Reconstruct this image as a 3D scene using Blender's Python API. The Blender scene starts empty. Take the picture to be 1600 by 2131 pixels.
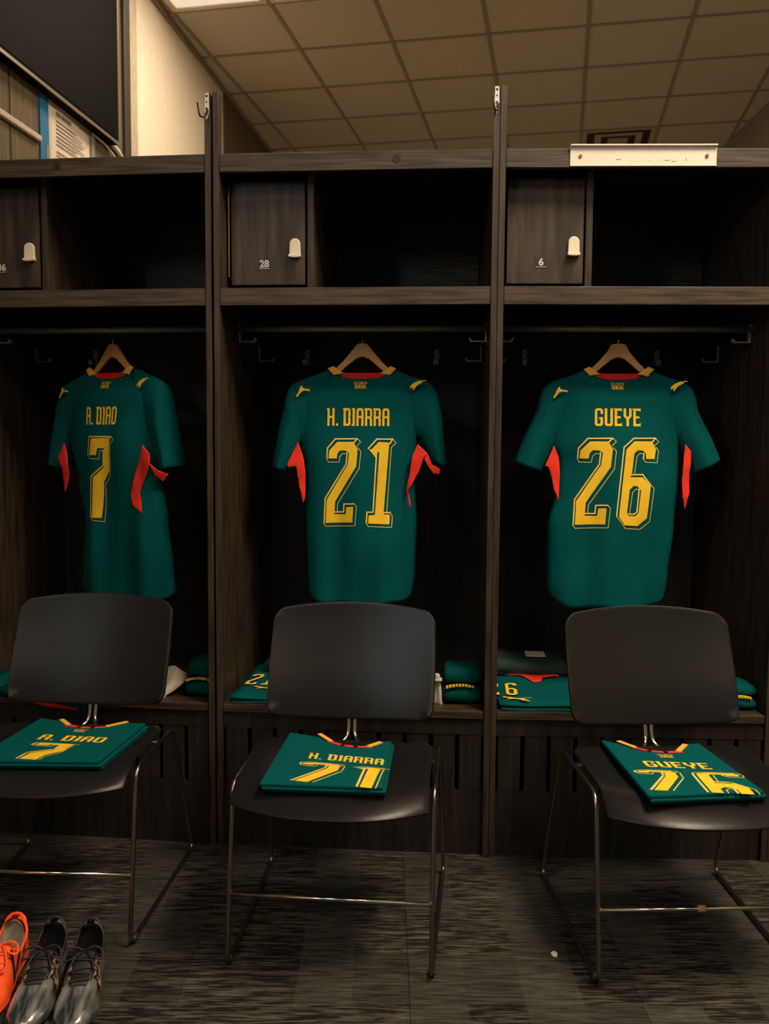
import bpy, bmesh, math, random
from mathutils import Vector, Matrix
from mathutils.geometry import tessellate_polygon
random.seed(7)
SC = bpy.context.scene
C = SC.collection

# ------------------------------------------------------------------ camera
CAM_H, CAM_F, PITCH, ROLL = 1.2491, 1830.0, 0.0749, 0.0073
fw = Vector((0, math.cos(PITCH), -math.sin(PITCH))); rt = Vector((1, 0, 0)); up = rt.cross(fw)
r2 = rt*math.cos(ROLL) + up*math.sin(ROLL); u2 = -rt*math.sin(ROLL) + up*math.cos(ROLL)
cd = bpy.data.cameras.new('camera'); cam = bpy.data.objects.new('camera', cd); C.objects.link(cam)
cd.sensor_fit = 'HORIZONTAL'; cd.sensor_width = 36; cd.lens = CAM_F/1600*36
cd.clip_start = 0.05
cd.dof.use_dof = True; cd.dof.focus_distance = 2.6; cd.dof.aperture_fstop = 5.6
m = Matrix((r2, u2, -fw)).transposed().to_4x4(); m.translation = (0, 0, CAM_H)
cam.matrix_world = m
SC.camera = cam

# ------------------------------------------------------------------ world, exposure
W = bpy.data.worlds.new('world'); SC.world = W; W.use_nodes = True
W.node_tree.nodes['Background'].inputs[0].default_value = (0.62, 1.0, 0.92, 1)
W.node_tree.nodes['Background'].inputs[1].default_value = 0.05
SC.view_settings.view_transform = 'Standard'; SC.view_settings.look = 'None'
SC.view_settings.gamma = 1.0; SC.view_settings.use_curve_mapping = False
SC.view_settings.exposure = 0.2
LAMP_MAIN = 72.0        # troffer above the photographer
LAMP_BACK = 13.0        # troffers further back in the room
LAMP_FILL = 21.0         # unseen lamps added over the passage to brighten its wall and ceiling
LAMP_DIM = 0.6          # the dimmed panel that just enters the picture
LAMP_COL = (1.0, 0.80, 0.58)

# ------------------------------------------------------------------ materials
def new_mat(name):
    mt = bpy.data.materials.new(name); mt.use_nodes = True
    nt = mt.node_tree; return mt, nt, nt.nodes['Principled BSDF']
def N(nt, kind, **kw):
    n = nt.nodes.new(kind)
    for k, v in kw.items():
        if hasattr(n, k): setattr(n, k, v)
        else: n.inputs[k].default_value = v
    return n
def grain(name, c0, c1, scale=(1, 1, 1), nscale=20, rough=0.5, bump=0.0, metallic=0.0, detail=4, lo=.3, hi=.7, coord='Object', spec=.5, coat=0):
    mt, nt, b = new_mat(name); L = nt.links.new
    tc = N(nt, 'ShaderNodeTexCoord'); mp = N(nt, 'ShaderNodeMapping'); mp.inputs['Scale'].default_value = scale
    L(tc.outputs[coord], mp.inputs[0])
    nz = N(nt, 'ShaderNodeTexNoise'); nz.inputs['Scale'].default_value = nscale; nz.inputs['Detail'].default_value = detail
    L(mp.outputs[0], nz.inputs[0])
    cr = N(nt, 'ShaderNodeValToRGB'); cr.color_ramp.elements[0].position = lo; cr.color_ramp.elements[1].position = hi
    cr.color_ramp.elements[0].color = (*c0, 1); cr.color_ramp.elements[1].color = (*c1, 1)
    L(nz.outputs[0], cr.inputs[0]); L(cr.outputs[0], b.inputs['Base Color'])
    b.inputs['Roughness'].default_value = rough; b.inputs['Metallic'].default_value = metallic
    b.inputs['Specular IOR Level'].default_value = spec
    if coat: b.inputs['Coat Weight'].default_value = coat; b.inputs['Coat Roughness'].default_value = .1
    if bump:
        bp = N(nt, 'ShaderNodeBump'); bp.inputs['Strength'].default_value = bump; bp.inputs['Distance'].default_value = .002
        L(nz.outputs[0], bp.inputs['Height']); L(bp.outputs[0], b.inputs['Normal'])
    return mt
def plain(name, c, rough=.5, metallic=0, spec=.5, k=.88):
    return grain(name, tuple(x*k for x in c), c, nscale=60, rough=rough, metallic=metallic, spec=spec)
def woodmat(name, scale, c0=(.019, .0132, .0088), c1=(.062, .043, .029)):
    return grain(name, c0, c1, scale=scale, nscale=6, rough=.48, bump=.35, detail=8, lo=.32, hi=.68, spec=.35)
M = {}
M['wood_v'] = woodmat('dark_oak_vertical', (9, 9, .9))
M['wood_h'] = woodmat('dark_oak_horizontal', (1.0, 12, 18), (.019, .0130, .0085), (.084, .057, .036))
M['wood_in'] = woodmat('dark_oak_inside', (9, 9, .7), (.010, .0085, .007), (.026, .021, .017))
M['plug'] = plain('plug_black', (.008, .007, .006), .6)
M['hinge'] = plain('brass_hinge', (.65, .46, .22), .35, .8)
M['cream'] = plain('cream_plastic', (.74, .64, .50), .45, k=.95)
M['aluminium'] = plain('painted_aluminium', (.68, .62, .55), .4, k=.93)
M['scuff'] = plain('scuff', (.25, .17, .10), .7)
M['screw'] = plain('screw', (.16, .13, .10), .4, .7)
M['print_white'] = plain('print_white', (.55, .55, .52), .6)
M['plate_black'] = plain('plate_black', (.012, .012, .012), .5)
M['rod'] = plain('dark_steel', (.34, .33, .31), .45, .4)
M['hook'] = plain('hook_steel', (.62, .61, .58), .42, .5)
M['black_metal'] = plain('black_metal', (.02, .02, .02), .4, .3)
M['chrome'] = plain('chrome', (.62, .58, .53), .16, 1.0, k=.97)
M['chrome_dark'] = plain('chrome_worn', (.33, .30, .27), .28, 1.0)
M['rubber'] = plain('black_rubber', (.015, .015, .015), .6)
M['clip'] = plain('clip_brown', (.42, .25, .10), .5)
M['green'] = grain('jersey_green', (.0004, .070, .072), (.0006, .088, .090), nscale=900, rough=.85, bump=.15, spec=.06)
M['green_in'] = plain('jersey_green_inside', (.002, .046, .048), .9, spec=.1)
M['yellow'] = grain('jersey_yellow', (.86, .52, .022), (.94, .60, .032), nscale=40, rough=.7, spec=.2)
M['yellow_line'] = grain('jersey_yellow_outline', (.80, .56, .12), (.88, .62, .15), nscale=40, rough=.7, spec=.2)
M['orange_yellow'] = grain('collar_yellow', (.78, .40, .045), (.84, .46, .06), nscale=60, rough=.75, spec=.2)
M['red'] = grain('jersey_red', (.74, .030, .018), (.88, .045, .026), nscale=300, rough=.8, spec=.2)
M['dark_red'] = grain('collar_red', (.52, .014, .014), (.60, .02, .018), nscale=300, rough=.8, spec=.2)
M['hanger'] = grain('beech', (.50, .235, .085), (.62, .32, .13), scale=(2, 2, 30), nscale=8, rough=.45)
M['chair'] = grain('chair_plastic', (.0085, .0085, .0085), (.011, .0108, .0105), nscale=900, rough=.28, bump=.10, spec=.22)
M['white_cloth'] = grain('white_cotton', (.55, .49, .40), (.66, .60, .50), nscale=50, rough=.9)
M['plastic'] = None
M['orange'] = grain('boot_orange', (.95, .075, .012), (1.0, .12, .02), nscale=90, rough=.55, bump=.2)
M['orange_lace'] = plain('lace_orange', (1.0, .14, .02), .7)
M['lining'] = plain('boot_lining', (.42, .37, .30), .9)
M['boot_black'] = plain('boot_black', (.010, .010, .011), .55)
M['silver'] = grain('boot_silver', (.030, .050, .062), (.42, .43, .40), scale=(9, 1.6, 4), nscale=5, rough=.2, metallic=.5, detail=6, lo=.42, hi=.66, coat=.8)
M['marble'] = grain('boot_marble', (.012, .012, .012), (.40, .27, .16), nscale=85, rough=.3, detail=1, lo=.50, hi=.53, coat=.6)
M['sole'] = plain('boot_sole', (.05, .05, .05), .4)
M['paper'] = plain('paper', (.72, .62, .50), .85, k=.95)
M['ink'] = plain('ink', (.22, .18, .14), .9)
M['blue_tape'] = plain('blue_tape', (.004, .155, .33), .7)
M['grey_tape'] = plain('grey_tape', (.22, .23, .21), .7)
M['tv'] = plain('tv_black', (.004, .004, .004), .7, spec=.06)
M['tv_edge'] = plain('tv_bezel', (.30, .25, .18), .4, .5)
M['wall'] = grain('painted_wall', (.78, .68, .53), (.85, .75, .60), nscale=30, rough=.85, bump=.15, spec=.2)
M['wall_panel'] = grain('wall_cladding_shaded', (.085, .064, .038), (.17, .13, .08), scale=(26, 26, .8), nscale=5, rough=.7, detail=6, spec=.2)  # shade below the television is put into this darker cladding colour
M['wall_far'] = grain('wall_cladding_grey', (.20, .18, .13), (.34, .30, .22), scale=(26, 26, .8), nscale=5, rough=.7, detail=6, spec=.2)
M['trim'] = grain('trim_paint', (.40, .33, .24), (.55, .46, .34), scale=(10, 10, 2), nscale=12, rough=.6)
M['trim_dark'] = plain('trim_dark', (.05, .042, .033), .5)
M['tile'] = grain('ceiling_tile', (.50, .43, .335), (.60, .52, .41), nscale=160, rough=.95, bump=.25, detail=3, spec=.1)
M['grid'] = plain('ceiling_grid', (.30, .245, .18), .7)
M['bounce_floor'] = grain('pale_bounce_floor', (.42, .36, .28), (.52, .45, .36), nscale=14, rough=.5)  # pale so that the unseen passage floor throws light upwards
M['vent'] = plain('vent_paint', (.46, .36, .24), .6)
M['vent_dark'] = plain('vent_dark', (.012, .012, .012), .8)
def emit(name, strength, col):
    mt, nt, b = new_mat(name)
    nz = N(nt, 'ShaderNodeTexNoise'); nz.inputs['Scale'].default_value = 8
    cr = N(nt, 'ShaderNodeValToRGB'); cr.color_ramp.elements[0].color = (*[c*.97 for c in col], 1); cr.color_ramp.elements[1].color = (*col, 1)
    nt.links.new(nz.outputs[0], cr.inputs[0]); nt.links.new(cr.outputs[0], b.inputs['Emission Color'])
    b.inputs['Emission Strength'].default_value = strength; b.inputs['Base Color'].default_value = (.6, .6, .6, 1)
    return mt
M['lamp'] = emit('troffer_diffuser', LAMP_MAIN, LAMP_COL)
M['lamp_back'] = emit('troffer_diffuser_back', LAMP_BACK, LAMP_COL)
M['lamp_dim'] = emit('troffer_diffuser_dim', LAMP_DIM, LAMP_COL)
M['lamp_fill'] = emit('passage_fill_diffuser', LAMP_FILL, LAMP_COL)
M['screen'] = emit('screen_glow', 30.0, (.80, .92, 1.0))
def plastic_film():
    mt, nt, b = new_mat('clear_film')
    b.inputs['Base Color'].default_value = (.10, .14, .12, 1); b.inputs['Roughness'].default_value = .12
    b.inputs['Alpha'].default_value = .35; b.inputs['Specular IOR Level'].default_value = .9
    nz = N(nt, 'ShaderNodeTexNoise'); nz.inputs['Scale'].default_value = 60; nz.inputs['Detail'].default_value = 3
    bp = N(nt, 'ShaderNodeBump'); bp.inputs['Strength'].default_value = 1.0; bp.inputs['Distance'].default_value = .006
    nt.links.new(nz.outputs[0], bp.inputs['Height']); nt.links.new(bp.outputs[0], b.inputs['Normal'])
    return mt
M['plastic'] = plastic_film()
CW, CL = .131, .193          # woven block of the carpet
def carpet_mat():
    mt, nt, b = new_mat('carpet'); L = nt.links.new
    geo = N(nt, 'ShaderNodeNewGeometry'); mp = N(nt, 'ShaderNodeMapping')
    mp.inputs['Location'].default_value = (-.065, -.15, 0); mp.inputs['Rotation'].default_value = (0, 0, math.radians(1.4)*0)
    L(geo.outputs['Position'], mp.inputs[0])
    sx = N(nt, 'ShaderNodeSeparateXYZ'); L(mp.outputs[0], sx.inputs[0])
    def mth(op, a, bval=None, link=None):
        n = N(nt, 'ShaderNodeMath', operation=op); L(a, n.inputs[0])
        if link: L(link, n.inputs[1])
        elif bval is not None: n.inputs[1].default_value = bval
        return n.outputs[0]
    cx = mth('FLOOR', mth('DIVIDE', sx.outputs[0], CW)); cy = mth('FLOOR', mth('DIVIDE', sx.outputs[1], CL))
    cb = N(nt, 'ShaderNodeCombineXYZ'); L(cx, cb.inputs[0]); L(cy, cb.inputs[1])
    wn = N(nt, 'ShaderNodeTexWhiteNoise', noise_dimensions='2D'); L(cb.outputs[0], wn.inputs['Vector'])
    par = mth('MODULO', mth('ABSOLUTE', cx), 2.0)
    tone = mth('ADD', mth('MULTIPLY', wn.outputs['Value'], .62), link=mth('MULTIPLY', par, .38))
    # yarn streaks running across
    row = mth('FLOOR', mth('DIVIDE', sx.outputs[1], .0042))
    mp2 = N(nt, 'ShaderNodeCombineXYZ'); L(mth('MULTIPLY', sx.outputs[0], 11.0), mp2.inputs[0]); L(mth('MULTIPLY', row, 7.31), mp2.inputs[1])
    nz = N(nt, 'ShaderNodeTexNoise'); nz.inputs['Scale'].default_value = 1.0; nz.inputs['Detail'].default_value = 3; L(mp2.outputs[0], nz.inputs[0])
    mp3 = N(nt, 'ShaderNodeMapping'); mp3.inputs['Scale'].default_value = (1, 1, 1); L(geo.outputs['Position'], mp3.inputs[0])
    n3 = N(nt, 'ShaderNodeTexNoise'); n3.inputs['Scale'].default_value = 480; n3.inputs['Detail'].default_value = 2; L(mp3.outputs[0], n3.inputs[0])
    # contrast of streaks is higher in dark blocks
    light = N(nt, 'ShaderNodeValToRGB'); light.color_ramp.elements[0].position = .36; light.color_ramp.elements[1].position = .66
    light.color_ramp.elements[0].color = (.022, .023, .020, 1); light.color_ramp.elements[1].color = (.078, .077, .064, 1)
    dark = N(nt, 'ShaderNodeValToRGB'); dark.color_ramp.elements[0].position = .44; dark.color_ramp.elements[1].position = .64
    dark.color_ramp.elements[0].color = (.0115, .0105, .0095, 1); dark.color_ramp.elements[1].color = (.088, .082, .066, 1)
    L(nz.outputs[0], light.inputs[0]); L(nz.outputs[0], dark.inputs[0])
    st = N(nt, 'ShaderNodeMath', operation='GREATER_THAN'); L(tone, st.inputs[0]); st.inputs[1].default_value = .47
    mx = N(nt, 'ShaderNodeMix', data_type='RGBA'); L(st.outputs[0], mx.inputs[0]); L(light.outputs[0], mx.inputs[6]); L(dark.outputs[0], mx.inputs[7])
    # darker / lighter block
    v = N(nt, 'ShaderNodeMapRange'); L(wn.outputs['Value'], v.inputs[0]); v.inputs[3].default_value = .75; v.inputs[4].default_value = 1.15
    v2 = mth('MULTIPLY', v.outputs[0], link=mth('ADD', mth('MULTIPLY', n3.outputs[0], 1.3), .35))
    mu = N(nt, 'ShaderNodeVectorMath', operation='SCALE'); L(mx.outputs[2], mu.inputs[0]); L(v2, mu.inputs['Scale'])
    L(mu.outputs[0], b.inputs['Base Color']); b.inputs['Roughness'].default_value = .95; b.inputs['Specular IOR Level'].default_value = .1
    ad = mth('ADD', nz.outputs[0], link=n3.outputs[0])
    bp = N(nt, 'ShaderNodeBump'); bp.inputs['Strength'].default_value = .6; bp.inputs['Distance'].default_value = .003
    L(ad, bp.inputs['Height']); L(bp.outputs[0], b.inputs['Normal'])
    return mt
M['carpet'] = carpet_mat()

# ------------------------------------------------------------------ mesh helpers
def obj(name, bm, mat, parent=None, smooth=False, bevel=0, solid=0, soff=0, label=None, segs=2):
    bm.normal_update()
    me = bpy.data.meshes.new(name); bm.to_mesh(me); bm.free()
    me.materials.append(mat if not isinstance(mat, str) else M[mat])
    if smooth:
        for p in me.polygons: p.use_smooth = True
    o = bpy.data.objects.new(name, me); C.objects.link(o)
    if parent: o.parent = parent
    if solid:
        md = o.modifiers.new('thickness', 'SOLIDIFY'); md.thickness = solid; md.offset = soff
    if bevel:
        md = o.modifiers.new('bevel', 'BEVEL'); md.width = bevel; md.segments = segs; md.limit_method = 'ANGLE'
    if label: o['label'] = label
    return o
def tag(o, label, cat, group=None):
    o['label'] = label; o['category'] = cat
    if group: o['group'] = group
    return o
def thing(name, label, cat, loc=(0, 0, 0), rz=0, group=None):
    o = bpy.data.objects.new(name, None); C.objects.link(o); o.location = loc; o.rotation_euler = (0, 0, rz)
    o.empty_display_size = .05
    return tag(o, label, cat, group)
def struct(o): o['kind'] = 'structure'; return o
def box(bm, x0, x1, y0, y1, z0, z1):
    v = [bm.verts.new(p) for p in ((x0,y0,z0),(x1,y0,z0),(x1,y1,z0),(x0,y1,z0),(x0,y0,z1),(x1,y0,z1),(x1,y1,z1),(x0,y1,z1))]
    for f in ((0,3,2,1),(4,5,6,7),(0,1,5,4),(1,2,6,5),(2,3,7,6),(3,0,4,7)): bm.faces.new([v[i] for i in f])
    return bm
def bx(*a): return box(bmesh.new(), *a)
def prism(bm, pts, axis, a0, a1):
    """extrude a 2-D outline; axis 'y': pts are (x,z); axis 'z': pts are (x,y); axis 'x': pts are (y,z)"""
    def P(p, t): return {'y': (p[0], t, p[1]), 'z': (p[0], p[1], t), 'x': (t, p[0], p[1])}[axis]
    A = [bm.verts.new(P(p, a0)) for p in pts]; B = [bm.verts.new(P(p, a1)) for p in pts]
    n = len(pts)
    bm.faces.new(A); bm.faces.new(list(reversed(B)))
    for i in range(n): bm.faces.new((A[i], B[i], B[(i+1) % n], A[(i+1) % n]))
    bmesh.ops.recalc_face_normals(bm, faces=bm.faces)
    return bm
def fillet(pts, r, n=5, closed=False):
    out = []; L = len(pts)
    for i in range(L):
        if not closed and i in (0, L-1): out.append(Vector(pts[i])); continue
        p0, p1, p2 = Vector(pts[i-1]), Vector(pts[i]), Vector(pts[(i+1) % L])
        a = (p0-p1); b = (p2-p1); rr = min(r, a.length*.45, b.length*.45)
        a = p1 + a.normalized()*rr; b = p1 + b.normalized()*rr
        for k in range(n+1):
            t = k/n; out.append(a*(1-t)**2 + p1*2*t*(1-t) + b*t*t)
    return out
def tube(bm, pts, r, seg=10, closed=False, taper=None):
    pts = [Vector(p) for p in pts]; n = len(pts); rings = []; prev = None
    for i, p in enumerate(pts):
        if closed: t = (pts[(i+1) % n] - pts[i-1])
        else: t = pts[min(i+1, n-1)] - pts[max(i-1, 0)]
        t.normalize()
        if prev is None:
            a = Vector((0, 0, 1)) if abs(t.z) < .9 else Vector((1, 0, 0)); nrm = (a - t*a.dot(t)).normalized()
        else: nrm = (prev - t*prev.dot(t)).normalized()
        prev = nrm; bn = t.cross(nrm); rr = r if taper is None else taper(i/(n-1))*r
        rings.append([bm.verts.new(p + (nrm*math.cos(2*math.pi*k/seg) + bn*math.sin(2*math.pi*k/seg))*rr) for k in range(seg)])
    m_ = n if closed else n-1
    for i in range(m_):
        A, B = rings[i], rings[(i+1) % n]
        for k in range(seg): bm.faces.new((A[k], A[(k+1) % seg], B[(k+1) % seg], B[k]))
    if not closed:
        bm.faces.new(list(reversed(rings[0]))); bm.faces.new(rings[-1])
    return bm
def grid(bm, fn, nu, nv, closed_u=False):
    """fn(i/nu, j/nv) -> point or None"""
    V = [[bm.verts.new(fn(i/nu, j/nv)) for j in range(nv+1)] for i in range(nu + (0 if closed_u else 1))]
    for i in range(nu):
        A = V[i]; B = V[(i+1) % len(V)]
        for j in range(nv): bm.faces.new((A[j], B[j], B[j+1], A[j+1]))
    return V
def lerp_tab(tab, z):
    if z <= tab[0][0]: return tab[0][1]
    for (a, va), (b, vb) in zip(tab, tab[1:]):
        if z <= b:
            t = (z-a)/(b-a); t = t*t*(3-2*t); return va + (vb-va)*t
    return tab[-1][1]
def offset_line(pts, w, closed=False):
    """list of quads that thicken a 2-D polyline to width w"""
    out = []; n = len(pts); P = [Vector(p) for p in pts]; m_ = n if closed else n-1
    for i in range(m_):
        a, b = P[i], P[(i+1) % n]; d = (b-a)
        if d.length < 1e-9: continue
        d.normalize(); nn = Vector((-d.y, d.x))*w/2; e = d*w*.5
        out.append([tuple(a-e+nn), tuple(b+e+nn), tuple(b+e-nn), tuple(a-e-nn)])
    return out
def decal(bm, polys, mapf, step=.012, clip=None):
    """polys: list of outlines or (outline, [holes]) in local 2-D metres; mapf(x,y)->3-D; clip: keep y >= clip"""
    t = bmesh.new()
    for pl in polys:
        loops = [pl] if not isinstance(pl, tuple) else [pl[0]] + pl[1]
        flat = [Vector((p[0], p[1], 0)) for lp in loops for p in lp]
        vs = [t.verts.new(p) for p in flat]
        for tri in tessellate_polygon([[Vector((p[0], p[1], 0)) for p in lp] for lp in loops]):
            try: t.faces.new([vs[k] for k in tri])
            except ValueError: pass
    if clip is not None:
        bmesh.ops.bisect_plane(t, geom=t.verts[:]+t.edges[:]+t.faces[:], plane_co=(0, clip, 0), plane_no=(0, -1, 0), clear_outer=True)
    if not t.verts: t.free(); return
    for ax in (0, 1):
        lo = min(v.co[ax] for v in t.verts); hi = max(v.co[ax] for v in t.verts)
        k = math.floor(lo/step)+1
        while k*step < hi:
            co = [0, 0, 0]; no = [0, 0, 0]; co[ax] = k*step; no[ax] = 1
            bmesh.ops.bisect_plane(t, geom=t.verts[:]+t.edges[:]+t.faces[:], plane_co=co, plane_no=no); k += 1
    vm = {v: bm.verts.new(mapf(v.co.x, v.co.y)) for v in t.verts}
    for f in t.faces:
        try: bm.faces.new([vm[v] for v in f.verts])
        except ValueError: pass
    t.free()
def text_mesh(name, body, size, mat, parent, loc, rot=(math.pi/2, 0, 0), bold=.0, ext=.0006, sx=1):
    cu = bpy.data.curves.new(name+'_c', 'FONT'); cu.body = body; cu.size = size; cu.align_x = 'CENTER'; cu.align_y = 'CENTER'
    cu.offset = bold; cu.extrude = ext
    t = bpy.data.objects.new(name+'_t', cu); C.objects.link(t)
    bpy.context.view_layer.update()
    me = bpy.data.meshes.new_from_object(t.evaluated_get(bpy.context.evaluated_depsgraph_get()))
    bpy.data.objects.remove(t); bpy.data.curves.remove(cu)
    me.materials.clear(); me.materials.append(M[mat])
    o = bpy.data.objects.new(name, me); C.objects.link(o); o.parent = parent; o.location = loc; o.rotation_euler = rot; o.scale = (sx, 1, 1)
    return o

# ------------------------------------------------------------------ lettering for the shirts (height 1)
def R(a, b, c, d): return [(a, b), (c, b), (c, d), (a, d)]
GL = {
'A': (.42, [[(0,0),(.13,0),(.13,.86),(.29,.86),(.29,0),(.42,0),(.42,.88),(.34,1),(.08,1),(0,.88)], R(.1,.44,.32,.56)]),
'D': (.42, [([(-.04,1),(.33,1),(.42,.9),(.42,.56),(.39,.5),(.42,.44),(.42,.1),(.33,0),(0,0),(0,.92),(-.04,.92)], [[(.14,.13),(.28,.13),(.28,.87),(.14,.87)]])]),
'H': (.42, [R(0,0,.13,1), R(.29,0,.42,1), R(.1,.44,.32,.56), R(-.04,.92,.1,1)]),
'I': (.17, [R(.03,0,.17,1), R(-.02,.91,.1,1), R(-.02,0,.1,.09)]),
'R': (.42, [([(0,0),(.13,0),(.13,.42),(.24,.42),(.29,.35),(.29,0),(.42,0),(.42,.39),(.37,.47),(.42,.55),(.42,.9),(.33,1),(-.04,1),(-.04,.92),(0,.92)], [[(.13,.54),(.29,.54),(.29,.88),(.13,.88)]])]),
'O': (.42, [([(.09,0),(.33,0),(.42,.1),(.42,.9),(.33,1),(.09,1),(0,.9),(0,.1)], [[(.13,.13),(.29,.13),(.29,.87),(.13,.87)]])]),
'G': (.42, [[(.42,.68),(.42,.9),(.33,1),(.09,1),(0,.9),(0,.1),(.09,0),(.33,0),(.42,.1),(.42,.5),(.22,.5),(.22,.39),(.29,.39),(.29,.13),(.13,.13),(.13,.87),(.29,.87),(.29,.68)]]),
'U': (.42, [[(-.02,1),(0,.94),(0,.1),(.09,0),(.33,0),(.42,.1),(.42,1),(.29,1),(.29,.13),(.13,.13),(.13,1)]]),
'E': (.38, [[(0,0),(.38,0),(.38,.2),(.33,.13),(.13,.13),(.13,.44),(.32,.44),(.32,.56),(.13,.56),(.13,.87),(.33,.87),(.38,.8),(.38,1),(-.04,1),(-.04,.92),(0,.92)]]),
'Y': (.42, [[(0,1),(.13,1),(.13,.62),(.17,.54),(.25,.54),(.29,.62),(.29,1),(.42,1),(.42,.56),(.275,.38),(.275,0),(.145,0),(.145,.38),(0,.56)]]),
'L': (.34, [[(0,0),(.34,0),(.34,.15),(.13,.15),(.13,1),(0,1)]]),
'S': (.42, [[(.42,.7),(.42,.9),(.33,1),(.09,1),(0,.9),(0,.55),(.06,.45),(.29,.45),(.29,.13),(.13,.13),(.13,.3),(0,.3),(0,.1),(.09,0),(.33,0),(.42,.1),(.42,.47),(.36,.57),(.13,.57),(.13,.87),(.29,.87),(.29,.7)]]),
'N': (.42, [R(0,0,.13,1), R(.29,0,.42,1), [(.05,1),(.16,1),(.37,0),(.26,0)]]),
'.': (.13, [R(0,0,.13,.13)]), ' ': (.14, [])}
def word(s, h, cx, base, sx=1.0, gap=.09):
    """outlines of a word of height h centred on cx with baseline base"""
    x = 0; out = []
    for ch in s:
        w, ps = GL[ch]
        for p in ps:
            if isinstance(p, tuple): out.append(([(x+a, b) for a, b in p[0]], [[(x+a, b) for a, b in q] for q in p[1]]))
            else: out.append([(x+a, b) for a, b in p])
        x += w + gap
    x -= gap; f = lambda a, b: (cx + (a - x/2)*h*sx, base + b*h)
    res = []
    for p in out:
        if isinstance(p, tuple): res.append(([f(*q) for q in p[0]], [[f(*q) for q in hh] for hh in p[1]]))
        else: res.append([f(*q) for q in p])
    return res
# athletic block figures: fill polygons, thick outline (left/top) and thin outline (right/bottom)
DG = {
'2': dict(box=(90, 205, 710, 1585), fill=[[(178,520),(190,395),(322,262),(585,262),(652,375),(630,640),(285,1185),(272,1385),(458,1385),(470,1272),(585,1262),(572,1508),(130,1525),(145,1165),(493,608),(512,430),(450,395),(365,395),(322,440),(310,520)]],
  thick=[[(152,510),(158,362),(288,218),(645,214),(596,264)],[(480,432),(466,602),(122,1140),(104,1520)],[(262,1352),(424,1348),(432,1224),(600,1218)]],
  thin=[[(650,214),(700,264),(640,326)],[(655,352),(704,408),(680,670),(326,1220),(318,1345)],[(600,1214),(640,1262),(616,1558),(136,1578),(96,1526)],[(480,440),(405,444),(362,492),(350,576),(176,576),(150,532)]]),
'1': dict(box=(893, 190, 1412, 1765), fill=[[(978,390),(1112,252),(1294,264),(1200,1530),(1312,1535),(1305,1705),(932,1692),(945,1548),(1050,1542),(1122,440),(1095,425),(1064,540),(932,372)]],
  thick=[[(930,366),(1078,202),(1350,202),(1304,280)],[(1074,440),(1018,1492),(916,1492),(902,1670)],[(1190,1500),(1318,1500)]],
  thin=[[(1352,202),(1408,268),(1330,350),(1258,1490)],[(1318,1500),(1358,1570),(1345,1758),(936,1746),(898,1676)]]),
'6': dict(box=(710, 212, 1365, 1590), fill=[([(842,385),(970,264),(1250,262),(1320,375),(1298,525),(1165,525),(1158,440),(1100,398),(1030,398),(975,440),(946,745),(925,800),(1120,800),(1248,930),(1204,1415),(1062,1536),(850,1524),(755,1400)], [[(985,930),(1040,935),(1100,1000),(1070,1330),(1020,1390),(912,1382),(886,1325),(920,985)]])],
  thick=[[(716,1380),(802,354),(958,220),(1305,216),(1258,268)],[(1128,446),(1120,520)],[(930,764),(1118,760),(1246,915)],[(1068,985),(1044,1318),(998,1360),(920,1356)]],
  thin=[[(1306,216),(1362,268),(1298,326)],[(1322,348),(1362,412),(1345,582),(1160,576),(1116,524)],[(1124,446),(1060,444),(1018,490),(988,745)],[(1250,920),(1302,965),(1250,1468),(1098,1586),(866,1574),(712,1385)],[(926,1352),(966,1030),(1012,982),(1070,978)]]),
'7': dict(box=(475, 852, 690, 1517), fill=[[(494,1000),(506,872),(657,866),(646,1112),(598,1200),(570,1484),(502,1486),(526,1172),(604,1092),(611,945),(562,946),(552,1000)]],
  thick=[[(479,1002),(491,857),(668,857),(655,868)],[(606,962),(602,1076),(512,1166),(492,1478)]],
  thin=[[(668,857),(687,882),(662,915),(652,1122),(643,1160),(606,1224),(590,1513),(516,1506),(491,1476)],[(480,1000),(500,1026),(574,1028),(582,964),(606,962)]])}
def figure(ch, x0, x1, ztop, zbot, tw=.0042, nw=.0019):
    """returns (fill, thick, thin) polys fitted in the box"""
    g = DG[ch]; a, b, c, d = g['box']
    f = lambda p: (x0 + (p[0]-a)/(c-a)*(x1-x0), ztop + (p[1]-b)/(d-b)*(zbot-ztop))
    fill = [([f(p) for p in q[0]], [[f(p) for p in h] for h in q[1]]) if isinstance(q, tuple) else [f(p) for p in q] for q in g['fill']]
    th = [s for l in g['thick'] for s in offset_line([f(p) for p in l], tw)]
    tn = [s for l in g['thin'] for s in offset_line([f(p) for p in l], nw)]
    return fill, th, tn
CAT = [(0,.0),(.10,.20),(.17,.42),(.32,.60),(.55,.66),(.72,.80),(.84,.86),(.90,1),(.99,.93),(1,.82),(.92,.72),(.8,.64),(.74,.52),(.86,.34),(.79,.30),(.62,.45),(.45,.42),(.36,.3),(.30,.10),(.19,.10),(.08,-.06)]
CATTAIL = [(.30,.56),(.20,.66),(.06,.70),(-.10,.66),(-.10,.71),(.06,.77),(.22,.73),(.34,.62)]

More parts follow.
